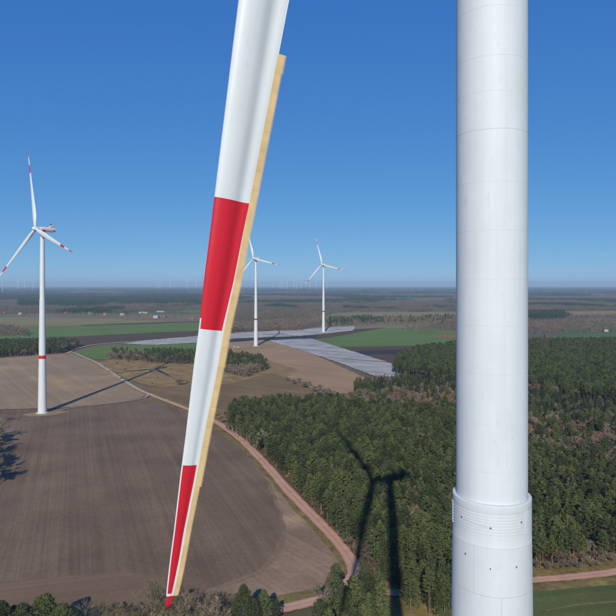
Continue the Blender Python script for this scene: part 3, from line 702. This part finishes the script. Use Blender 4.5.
P3 = [(455, 386), (540, 402), (640, 416), (700, 424), (700, 456), (640, 445), (540, 425), (455, 400), (400, 395), (352, 398), (356, 389), (385, 386)]
sp3 = scatter(P3, 4.9); sp3.sort(key=lambda p: p[1]); n3 = 0
for p in sp3:
    k = 'spruce' if rnd.random() < .7 else 'pine' if rnd.random() < .6 else 'bare'
    if k == 'spruce' and n3 < 40 and 530 < pxof(*p)[0] < 620:
        n3 += 1; put(k, p[0], p[1], rnd.uniform(11, 17), 'dark pointed spruce right of the big tower, above the brown leafless band', 'spruces right of the tower')
    else: stuff_pts[k].append((p[0], p[1], rnd.uniform(.7, 1.05)))
P4 = [(392, 374), (400, 362), (418, 355), (455, 350), (545, 346.5), (700, 344), (700, 410), (640, 408), (560, 398), (540, 397), (455, 385)]
for p in scatter(P4, 4.7):
    q = pxof(*p)
    if q[0] > 520 and q[1] > 392 and q[0] < 560 and rnd.random() < .6: stuff_pts['bare_red'].append((p[0], p[1], 1)); continue
    stuff_pts['pine' if rnd.random() < .94 else 'bare'].append((p[0], p[1], rnd.uniform(.85, 1.12)))
# the dark wood behind the harrowed field, and the belt behind the heath
for p in scatter([(-60, 362), (20, 357), (60, 354), (70, 351), (82, 346), (60, 344.5), (-60, 348)], 5.2):
    q = pxof(*p); stuff_pts['pine' if rnd.random() < .5+.3*(q[0] < 55) else 'bare'].append((p[0], p[1], rnd.uniform(.75, 1.0)))
belt = []
for P, mix in (([(108, 360), (150, 362), (150, 356), (112, 354)], 'bare'), ([(142, 363), (175, 365), (232, 364), (232, 356), (148, 355)], 'pine'), ([(222, 374), (246, 378), (270, 369), (262, 362), (240, 359), (222, 362)], 'mixed')):
    for p in scatter(P, 6.2): belt.append((p, mix))
rnd.shuffle(belt)
for i, (p, mix) in enumerate(belt):
    k = {'bare': 'bare' if rnd.random() < .85 else 'pine', 'pine': 'pine' if rnd.random() < .7 else 'bare', 'mixed': 'pine' if rnd.random() < .62 and pxof(*p)[1] < 371 else 'bare'}[mix]
    if i < 130:
        g_ = {'bare': 'trees at the left end of the heath belt', 'pine': 'trees of the heath belt left of the blade', 'mixed': 'trees of the copse right of the blade'}[mix]
        w_ = {'bare': 'at the left end of the tree belt behind the heath', 'pine': 'in the tree belt behind the heath left of the close blade', 'mixed': 'in the copse right of the close blade below the middle turbine'}[mix]
        put(k, p[0], p[1], rnd.uniform(11, 15) if k == 'pine' else rnd.uniform(8, 12), ('dark green pine ' if k == 'pine' else 'leafless grey brown tree ')+w_, g_+(' pines' if k == 'pine' else ' bare'))
    else: stuff_pts[k].append((p[0], p[1], .8))
ORD = ['leftmost', 'second from left', 'third from left', 'fourth from left', 'fifth from left', 'sixth from left', 'seventh from left', 'eighth from left', 'ninth from left', 'tenth from left', 'eleventh from left', 'twelfth from left', 'thirteenth from left', 'fourteenth from left', 'fifteenth from left', 'sixteenth from left', 'seventeenth from left']
def row(kind, spots, label, group, **kw):
    for i, (px, py, h) in enumerate(sorted(spots)):
        putpx(kind if isinstance(kind, str) else rnd.choice(kind), px, py, h, label+', '+(ORD[i] if i < len(spots)-1 else 'rightmost'), group, **kw)
row('bush', ((288, 381, 6), (294, 384, 7), (299, 383, 8), (305, 388, 9), (309, 386, 7), (314, 392, 8), (319, 391, 9), (325, 395, 8), (330, 396, 9), (336, 399, 10), (342, 400, 9), (348, 403, 9), (322.5, 397, 6), (334, 403, 7), (355, 404, 10)),
    'leafless tree in the row beside the sandy field', 'bare row beside the sandy field', wid=.95)
for px, py, h, lb in ((180, 385, 8.5, 'round leafless bush on the heath left of the close blade'), (125, 370, 3, 'small dark bush on the heath near the turbine shadow, upper one'), (117, 364, 3.5, 'small dark bush at the left end of the heath'), (131, 373, 2.6, 'small dark bush on the heath beside the shadow, lower one')):
    putpx('bush', px, py, h, lb, wid=1.25)
hb = [(104, 366, 2.5), (109, 372, 2), (113, 369, 2.5), (121, 379, 2.5), (134, 364, 2.5), (139, 368, 2), (143, 361.5, 3.5), (150, 371, 2), (157, 378, 2.2), (162, 367, 3), (166, 376, 2), (171, 370, 2.5), (128, 362, 4), (152, 384, 2.5), (187, 383, 4), (196, 378, 3), (146, 386, 2)]
row('bush', hb, 'low scrubby bush scattered on the dry heath', 'scrub on the heath', wid=1.3)
putpx('bare_olive', 0, 424, 13, 'olive brown leafless tree cut by the left picture edge', wid=1.35)
spots = []
for k in range(46): spots.append((rnd.uniform(-30, -8), rnd.choice((rnd.uniform(434, 462), rnd.uniform(466, 492), rnd.uniform(438, 452))), rnd.uniform(15, 19)))
for px, py, h in spots:
    putpx('bare', px, py, h, 'leafless tree of the row that stands just beyond the left picture edge', 'row beyond the left edge', wid=1.15)
row('birch', ((229, 432, 9), (233, 434, 11), (237, 436, 12), (241, 438, 12), (246, 442, 11), (250, 447, 10), (228, 424, 10), (256, 452, 9)), 'slim pale leafless tree at the pine stand corner by the track', 'pale trees at the corner of the stand')
row('bare_red', ((222, 424, 8), (225, 420, 9), (219, 420, 7)), 'reddish leafless tree at the track bend by the pine stand corner', 'reddish trees at the bend', wid=1.5)
row('wide_pine', ((2, 652, 16), (24, 650, 15), (44, 645, 16.3), (62, 650, 14.4), (14, 640, 11.2), (75, 657, 13), (33, 640, 11)), 'bushy pine at bottom left corner', 'foreground pines at bottom left', wid=1.3)
row('bare_olive', ((86, 640, 15), (98, 648, 17), (108, 640, 14), (120, 645, 12)), 'pale olive leafless tree at bottom left beside bushy pines', 'pale bare trees at bottom left', wid=1.2)
row(('bare_olive', 'bare_olive', 'bare'), ((140, 628, 15), (150, 634, 17), (160, 630, 15), (171, 634, 15), (180, 622, 11), (190, 632, 13), (199, 622, 11), (208, 630, 13), (217, 622, 10), (226, 630, 12), (234, 618, 9), (154, 618, 10), (186, 640, 15), (212, 640, 15), (166, 620, 11), (222, 640, 14)), 'leafless tree in the thicket below the close blade tip', 'thicket below the blade tip', wid=1.05)
for i, (px, py, h) in enumerate(((150, 612, 4), (163, 610, 3.5), (176, 612, 4), (188, 610, 3.5), (202, 609, 4), (214, 611, 4), (228, 612, 4), (240, 608, 3), (136, 612, 4), (120, 610, 3.5))):
    putpx('bush', px, py, h, 'low leafless bush under the thicket below the blade tip', 'bushes under the thicket', wid=1.0)
for px, py, h, lb in ((243, 632, 16, 'dark pine right of the blade tip thicket, slim and tallest'), (264, 624, 12, 'low bushy pine right of the blade tip thicket, nearest the pink track'), (254, 630, 11, 'short pine squeezed between slim and bushy pine by the track'), (234, 634, 9, 'small pine at the right end of the blade tip thicket'), (276, 622, 8, 'lowest pine beside the pink track at bottom, right of the bushy one')):
    putpx('wide_pine', px, py, h, lb, wid=.85)
putpx('bare', 322, 609, 11, 'lone leafless tree standing by the pink track bend', wid=1.0)
row('bare_olive', ((360, 560, 9), (370, 566, 10), (380, 570, 9), (368, 572, 8), (376, 578, 7)), 'pale leafless tree in the forest gap between the two turbine shadows', 'pale trees at the gap in the stand', wid=1.3)
row('bush', ((304, 498, 3), (314, 508, 4), (323, 517, 3), (332, 527, 5), (342, 539, 5), (350, 548, 6), (287, 479, 3), (277, 468, 3), (356, 556, 6)), 'low bush between pink track and pine stand', 'bushes along the stand edge', wid=.9)
row('bush', ((536, 568, 4), (548, 571, 4.5), (556, 570, 3.5), (563, 569, 5), (571, 569, 5), (579, 570, 4), (586, 567, 5), (594, 567, 4), (603, 565, 4.5), (612, 563, 5)), 'low reddish brown bush below the pine edge above the right track', 'bushes at the right forest edge', wid=.9)
row('bare_red', ((553, 566, 7), (562, 565, 8), (568, 566, 6), (577, 564, 7), (597, 563, 7)), 'reddish leafless tree at the pine edge above the right track', 'reddish trees at the right forest edge', wid=1.6)
row('birch', ((590, 562, 10), (606, 560, 11), (575, 563, 9)), 'pale leafless tree at the pine edge above the right track', 'pale trees at the right forest edge')
# middle distance belts
for P, sp, kinds in (([(225, 331.5), (300, 331), (322, 325.5), (318, 321), (225, 325)], 8, ('bare', 'bare', 'bare_red')), ([(322, 328), (380, 325), (470, 324), (470, 317), (390, 319), (318, 321)], 15, ('bare', 'bare_red', 'bare', 'pine')),
                     ([(530, 335), (620, 332), (700, 331), (700, 320), (530, 322)], 17, ('bare', 'bare_red', 'bare', 'bare')), ([(398, 333), (470, 332), (470, 326), (415, 325)], 20, ('bare', 'bare_red')),
                     ([(-60, 336), (26, 336.5), (30, 333), (0, 327), (-60, 326)], 9, ('bare', 'bare', 'bare_olive'))):
    for p in scatter(P, sp): stuff_pts[rnd.choice(kinds)].append((p[0], p[1], rnd.uniform(.6, 1.1)))
row('bare', [(px, 344-px*.02+rnd.uniform(-1, 1), rnd.uniform(3.5, 6)) for px in (85, 92, 99, 121, 138, 152, 160, 165, 174)], 'small leafless tree along the silver film field at left', 'small trees by the left film field')
for P in ([(-60, 316.2), (175, 318.5), (200, 314), (-60, 312.8)],):       # trees round the village houses
    for p in scatter(P, 26): 
        if rnd.random() < .55+.5*noise.noise(Vector((p[0]/140, p[1]/200, 2))): stuff_pts[rnd.choice(('bare', 'bare', 'bare_red', 'pine', 'spruce'))].append((p[0], p[1], rnd.uniform(.45, .85)))

def gn_scatter(name, pts, groups, label, cat):
    """one object: points that carry trees (each variant is the trunk and crown of a tree built above)"""
    me = bpy.data.meshes.new(name); me.from_pydata([(x, y, -.2) for x, y, s in pts], [], [])
    for an, ty in (('size', 'FLOAT'), ('turn', 'FLOAT'), ('pick', 'INT')): me.attributes.new(an, ty, 'POINT')
    me.attributes['size'].data.foreach_set('value', [p[2] for p in pts])
    me.attributes['turn'].data.foreach_set('value', [rnd.random()*6.28 for p in pts])
    me.attributes['pick'].data.foreach_set('value', [rnd.randrange(len(groups)) for p in pts])
    o = link_mesh(name, me); tag(o, label, cat, kind='stuff')
    t = bpy.data.node_groups.new(name, 'GeometryNodeTree'); t.interface.new_socket('Geometry', in_out='INPUT', socket_type='NodeSocketGeometry'); t.interface.new_socket('Geometry', in_out='OUTPUT', socket_type='NodeSocketGeometry')
    gi = N(t, 'NodeGroupInput'); go = N(t, 'NodeGroupOutput'); ip = N(t, 'GeometryNodeInstanceOnPoints'); ip.inputs['Pick Instance'].default_value = True
    gt = N(t, 'GeometryNodeGeometryToInstance')
    for gr in reversed(groups):
        j = N(t, 'GeometryNodeJoinGeometry')
        for ob in gr:
            oi = N(t, 'GeometryNodeObjectInfo', transform_space='ORIGINAL'); oi.inputs['Object'].default_value = ob; t.links.new(oi.outputs['Geometry'], j.inputs[0])
        t.links.new(j.outputs[0], gt.inputs[0]) if len(groups) == 1 else None
        gr.append(j)
    if len(groups) > 1:
        jj = N(t, 'GeometryNodeJoinGeometry')
        for gr in groups:
            g1 = N(t, 'GeometryNodeGeometryToInstance'); t.links.new(gr[-1].outputs[0], g1.inputs[0]); t.links.new(g1.outputs[0], jj.inputs[0])
        src = jj.outputs[0]
    else: src = gt.outputs[0]
    def attr(an, ty):
        a = N(t, 'GeometryNodeInputNamedAttribute', data_type=ty); a.inputs[0].default_value = an; return a.outputs[0]
    cx = N(t, 'ShaderNodeCombineXYZ'); t.links.new(attr('turn', 'FLOAT'), cx.inputs[2])
    t.links.new(gi.outputs[0], ip.inputs['Points']); t.links.new(src, ip.inputs['Instance']); t.links.new(attr('pick', 'INT'), ip.inputs['Instance Index'])
    t.links.new(cx.outputs[0], ip.inputs['Rotation']); t.links.new(attr('size', 'FLOAT'), ip.inputs['Scale']); t.links.new(ip.outputs[0], go.inputs[0])
    md = o.modifiers.new('trees', 'NODES'); md.node_group = t
    return o
LB = {'pine': 'dense mass of dark green pines covering the land behind the near stand', 'spruce': 'mass of dark conifers right of the brown leafless band', 'bare': 'mass of leafless grey trees along the field belts', 'bare_red': 'reddish brown band of leafless trees between the conifers', 'bare_olive': 'olive leafless trees by the left green field', 'birch': 'scattered pale leafless trees within the pine stand', 'edge_pine': 'low branched pines along the far edges of the stand'}
for k, pts in stuff_pts.items():
    if pts: gn_scatter({'pine': 'pine_forest', 'spruce': 'conifer_wood', 'bare': 'bare_wood', 'bare_red': 'bare_wood', 'bare_olive': 'bare_wood', 'birch': 'birch_wood', 'edge_pine': 'pine_forest'}[k], pts, [[c for c in s.children] for s in KIND[k]['src']], LB[k], 'forest')
for K in KIND.values():                                 # sources that no tree uses are not left standing at the origin
    for i, s in enumerate(K['src']):
        if i not in K['used']: print('unused source', K['name'], i)

# far woods: groves of low trees, thousands of them out to the horizon
def grove(seed, mat, n, w_, h0, bare):
    rn = random.Random(seed); V, Fc = [], []
    for _ in range(n):
        x, y = rn.uniform(-w_/2, w_/2), rn.uniform(-w_/2, w_/2); h = h0*rn.uniform(.7, 1.15); r = h*(.22 if not bare else .3)
        for _ in range(26):
            a = rn.random()*6.28; q = rn.random(); z = h*(.25+.75*q) if not bare else h*(.15+.85*q); rr = r*math.sqrt(rn.random())*(1.1-q*.75)
            p = Vector((x+math.cos(a)*rr, y+math.sin(a)*rr, z)); e = h*rn.uniform(.05, .11)
            n_ = Vector((rn.gauss(0, 1), rn.gauss(0, 1), rn.gauss(.5, .8))).normalized(); u = n_.orthogonal().normalized(); v = n_.cross(u); b = len(V)
            V += [p+u*e, p-u*e*.6+v*e*.8, p-u*e*.6-v*e*.8]; Fc.append((b, b+1, b+2))
        b = len(V); V += [(x-.2, y, 0), (x+.2, y, 0), (x, y, h*.7)]; Fc.append((b, b+1, b+2))
    return V, Fc
GP = [mesh('far_grove', *grove(s, None, 34, 46, 15, False), M['far_pine']) for s in (1, 2)]
GB = [mesh('far_grove', *grove(s, None, 26, 46, 11, True), M['far_bare']) for s in (3, 4)]
fp, fb = [], []
far_belts = [  # woods seen between the fields, from about 2 km to 5 km
    ([(-60, 314), (110, 313), (225, 309), (225, 304), (120, 305), (-60, 309)], .9, .25), ([(20, 305.5), (230, 303.5), (230, 297), (20, 297)], .95, .92), ([(-60, 300), (20, 300), (20, 295), (-60, 295)], .9, .8),
    ([(232, 321), (320, 319), (330, 312), (470, 311), (470, 303), (232, 304)], .8, .12), ([(330, 326), (470, 317), (470, 316.5), (330, 319)], .35, .1),
    ([(528, 320), (566, 319), (566, 313), (528, 313.5)], .95, .9), ([(528, 311), (700, 309.5), (700, 302), (528, 303)], .85, .15), ([(566, 320), (700, 318.5), (700, 316.5), (566, 317)], .5, .15)]
for P, dens, conif in far_belts:
    for p in scatter(P, 38):
        if rnd.random() < dens: (fp if noise.noise(Vector((p[0]/260, p[1]/520, 3)))*.9+rnd.random()*.35+.33 < conif else fb).append((p[0], p[1], rnd.uniform(.8, 1.15)))
d = 3700.0
while d < 30000:
    st = d/105; nx = int(1.08*d/st); zz = 1.0 if d < 7000 else 1.0+(d-7000)/26000
    for i in range(nx):
        x = (i+rnd.random()-nx/2)*st; y = d+rnd.uniform(0, st*1.5)
        f = noise.noise(Vector((x/1500, y/1500, 7)))+.5*noise.noise(Vector((x/500, y/700, 1)))
        if f < (-.28 if d < 9000 else -.15): continue
        q = noise.noise(Vector((x/900, y/1500, 22)))
        (fp if q > -.02 or d > 12000 else fb).append((x, y, st/48*rnd.uniform(.8, 1.2) if False else max(.8, min(1.7, st/60))*rnd.uniform(.85, 1.15)))
    d += st*1.6
o1 = gn_scatter('far_forest', [p for p in fp if p[1] > 0], [[GP[0]], [GP[1]]], 'blue green conifer woods stretching to the hazy horizon', 'forest')
o2 = gn_scatter('far_forest', fb, [[GB[0]], [GB[1]]], 'grey brown leafless woods stretching to the hazy horizon', 'forest')
for g_, (px, py), wd in ((GP[0], (120, 300), 'dark conifer grove in the far woods left of the close blade'), (GP[1], (548, 316), 'dark conifer grove right of the near tower beyond the reddish field'), (GB[0], (380, 308), 'leafless grove far behind the green field in the middle'), (GB[1], (40, 311), 'leafless grove by the village at far left')):
    g_.location = G(px, py); tag(g_, wd, 'grove')
print('instances', len(fp), len(fb), {k: len(v) for k, v in stuff_pts.items()})

# ------------------------------------------------------------------ houses, barns and vans in the distance
def house(px, py, L, W_, hw, hr, rot, wall, roof, label, name='house', cat='house'):
    p = G(px, py); r = empty(name, p, R(rot))
    V, Fc = [], []; box(V, Fc, -L/2, L/2, -W_/2, W_/2, -.5, hw)
    b = len(V); V += [(-L/2, -W_/2, hw), (-L/2, W_/2, hw), (-L/2, 0, hw+hr-.15), (L/2, -W_/2, hw), (L/2, W_/2, hw), (L/2, 0, hw+hr-.15)]; Fc += [(b, b+2, b+1), (b+3, b+4, b+5)]
    mesh('wall', V, Fc, wall, r)
    e = .5; s = hr/(W_/2); V = []
    for x in (-L/2-e, L/2+e):
        for y, z in ((-W_/2-e, hw-e*s), (0, hw+hr), (W_/2+e, hw-e*s), (W_/2+e, hw-e*s+.25), (0, hw+hr+.25), (-W_/2-e, hw-e*s+.25)): V.append((x, y, z))
    Fc = [(i, (i+1) % 6, 6+(i+1) % 6, 6+i) for i in range(6)]+[(0, 5, 4, 1), (1, 4, 3, 2), (6, 7, 10, 11), (7, 8, 9, 10)]
    ro = mesh('roof', V, Fc, roof, r)
    if L < 25:
        V, Fc = [], []; box(V, Fc, L*.2, L*.2+.8, -.4, .4, hw+hr*.7, hw+hr+1); mesh('chimney', V, Fc, M['brick'], ro)
    n = max(2, int(L/5))
    for k in range(n):
        V, Fc = [], []; x = -L/2+L*(k+.5)/n; box(V, Fc, x-.6, x+.6, -W_/2-.04, -W_/2+.02, 1.0, 2.3); mesh('window', V, Fc, M['glass'], r)
    V, Fc = [], []; box(V, Fc, -.55, .55, -W_/2-.05, -W_/2+.02, 0, 2.1) if n % 2 == 0 else box(V, Fc, L/2-1.4, L/2-.4, -W_/2-.05, -W_/2+.02, 0, 2.1); mesh('door', V, Fc, M['dark'], r)
    return tag(r, label, cat)
WW, BR, RR, RD, RP = M['wall_white'], M['brick'], M['roof_red'], M['roof_dark'], M['roof_pale']
for a in ((149, 317.6, 22, 11, 3.5, 5, 8, BR, RR, 'red roofed farm house left of the white farm building by the green field'), (155.8, 318, 17, 10, 5.5, 3, -5, WW, RP, 'white farm building between two red roofs by the green field'),
          (163, 317.5, 24, 12, 3.2, 5.5, -10, BR, RR, 'red roofed farm house right of the white farm building'), (143.5, 313.2, 34, 12, 3.6, 2, 0, WW, RP, 'long white barn behind the red roofed farm'),
          (160.5, 312, 30, 10, 3, 1.6, 5, WW, RP, 'low pale shed behind the red roofed farm'), (122, 315.5, 13, 9, 3.5, 4, 20, WW, RP, 'small white house in the trees left of the farm'),
          (105, 314.8, 14, 10, 3.5, 4.5, -15, WW, RR, 'white walled red roofed house at the middle of the village edge'), (192, 319.6, 18, 10, 3.2, 5, 0, BR, RR, 'red roofed house almost touching the close blade at left'),
          (183, 300, 60, 16, 5, 3, 0, WW, RP, 'far white warehouse left of the close blade'), (20, 314.7, 12, 9, 4, 4, 10, WW, RP, 'white house alone at the far left village edge'),
          (4, 314, 15, 10, 3.3, 5, 0, BR, RR, 'red roofed house at the left picture edge'), (29, 313.3, 14, 9, 3, 4.5, 30, BR, RR, 'red roofed house left of the near turbine tower'),
          (66, 313.6, 15, 10, 3, 4.5, -20, BR, RR, 'red roofed house in trees right of the near turbine tower'), (90, 313.4, 15, 9, 3, 4.2, 15, WW, RD, 'dark roofed house in trees left of the white walled one'),
          (267, 313.2, 26, 12, 3.5, 6, 5, BR, RR, 'red roofed farm right of the middle turbine tower'), (606, 331.3, 13, 9, 4, 4.5, 70, WW, RR, 'white gabled house at the right beyond the pine forest'),
          (593, 330.8, 17, 10, 3, 4.5, 0, BR, RD, 'dark roofed house beside the white gabled one at right'), (507 + 40, 337.0, 10, 7, 2.6, 2.5, 0, BR, RD, 'small dark roofed hut by the right green field'),
          (84, 290.5, 110, 40, 15, 6, 0, WW, RP, 'big white works building on the horizon at left'), (407, 291.6, 50, 30, 14, 5, 0, WW, RP, 'white block on the horizon right of the middle'),
          (421, 291.5, 40, 30, 9, 5, 0, WW, RP, 'second white block on the horizon, the lower one'), (334, 292, 45, 25, 9, 5, 0, WW, RP, 'white building on the horizon behind the farther turbine'),
          (346, 292.3, 70, 25, 8, 8, 0, BR, RR, 'red roofed building in the horizon town, left one'), (356, 292.2, 90, 25, 7, 7, 4, BR, RR, 'red roofed long building in the horizon town, right one'), (372, 292.2, 60, 25, 7, 7, -4, BR, RR, 'red roofed small building in the horizon town, near the white block')):
    house(*a)
def van(px, py, rot, label):
    r = empty('parked_van', G(px, py, 0), R(rot)); r.location.z = .0
    V = [(-2.6, -.95, .4), (2.6, -.95, .4), (2.6, -.95, 1.1), (1.6, -.95, 1.25), (1.0, -.95, 2.2), (-2.6, -.95, 2.3)]; n = len(V)
    V += [(x, .95, z) for x, y, z in V]; Fc = [tuple(range(n)), tuple(range(2*n-1, n-1, -1))]+[(i, n+i, n+(i+1) % n, (i+1) % n) for i in range(n)]
    mesh('body', V, Fc, M['wall_white'], r)
    V = [(1.62, -.8, 1.3), (1.62, .8, 1.3), (1.06, .75, 2.12), (1.06, -.75, 2.12)]; mesh('windscreen', [(x+.03, y, z) for x, y, z in V], [(0, 1, 2, 3)], M['glass'], r)
    for x in (-1.7, 1.7):
        for y in (-.95, .95):
            V, Fc = [], []; ring_tube(V, Fc, [(x, y-.12, .36), (x, y+.12, .36)], [.36, .36], 12, True); mesh('wheel', V, Fc, M['tyre'], r)
    return tag(r, label, 'van', 'white vehicles by the turbines')
van(234.5, 347.4, 160, 'white van left of another one near the foot of the middle turbine'); van(238.3, 347.9, 20, 'white van right of another one near the foot of the middle turbine')
van(342, 350.6, 70, 'tiny white van at the edge of the silver film field, left one'); van(345.2, 351, 80, 'tiny white van at the edge of the silver film field, right one')

# ------------------------------------------------------------------ air
m = bpy.data.materials.new('pale_air'); m.use_nodes = True; t = m.node_tree; t.nodes.remove(t.nodes['Principled BSDF'])
pv = N(t, 'ShaderNodeVolumePrincipled'); pv.inputs['Color'].default_value = (.55, .74, .92, 1); pv.inputs['Density'].default_value = 6.2e-5; pv.inputs['Anisotropy'].default_value = 0
t.links.new(pv.outputs[0], t.nodes['Material Output'].inputs['Volume'])
V, Fc = [], []; box(V, Fc, -48500, 48500, -450, 46500, -1.6, 262)
hz = mesh('haze', V, Fc, m); tag(hz, 'thin pale haze over the plain', 'haze', kind='stuff')
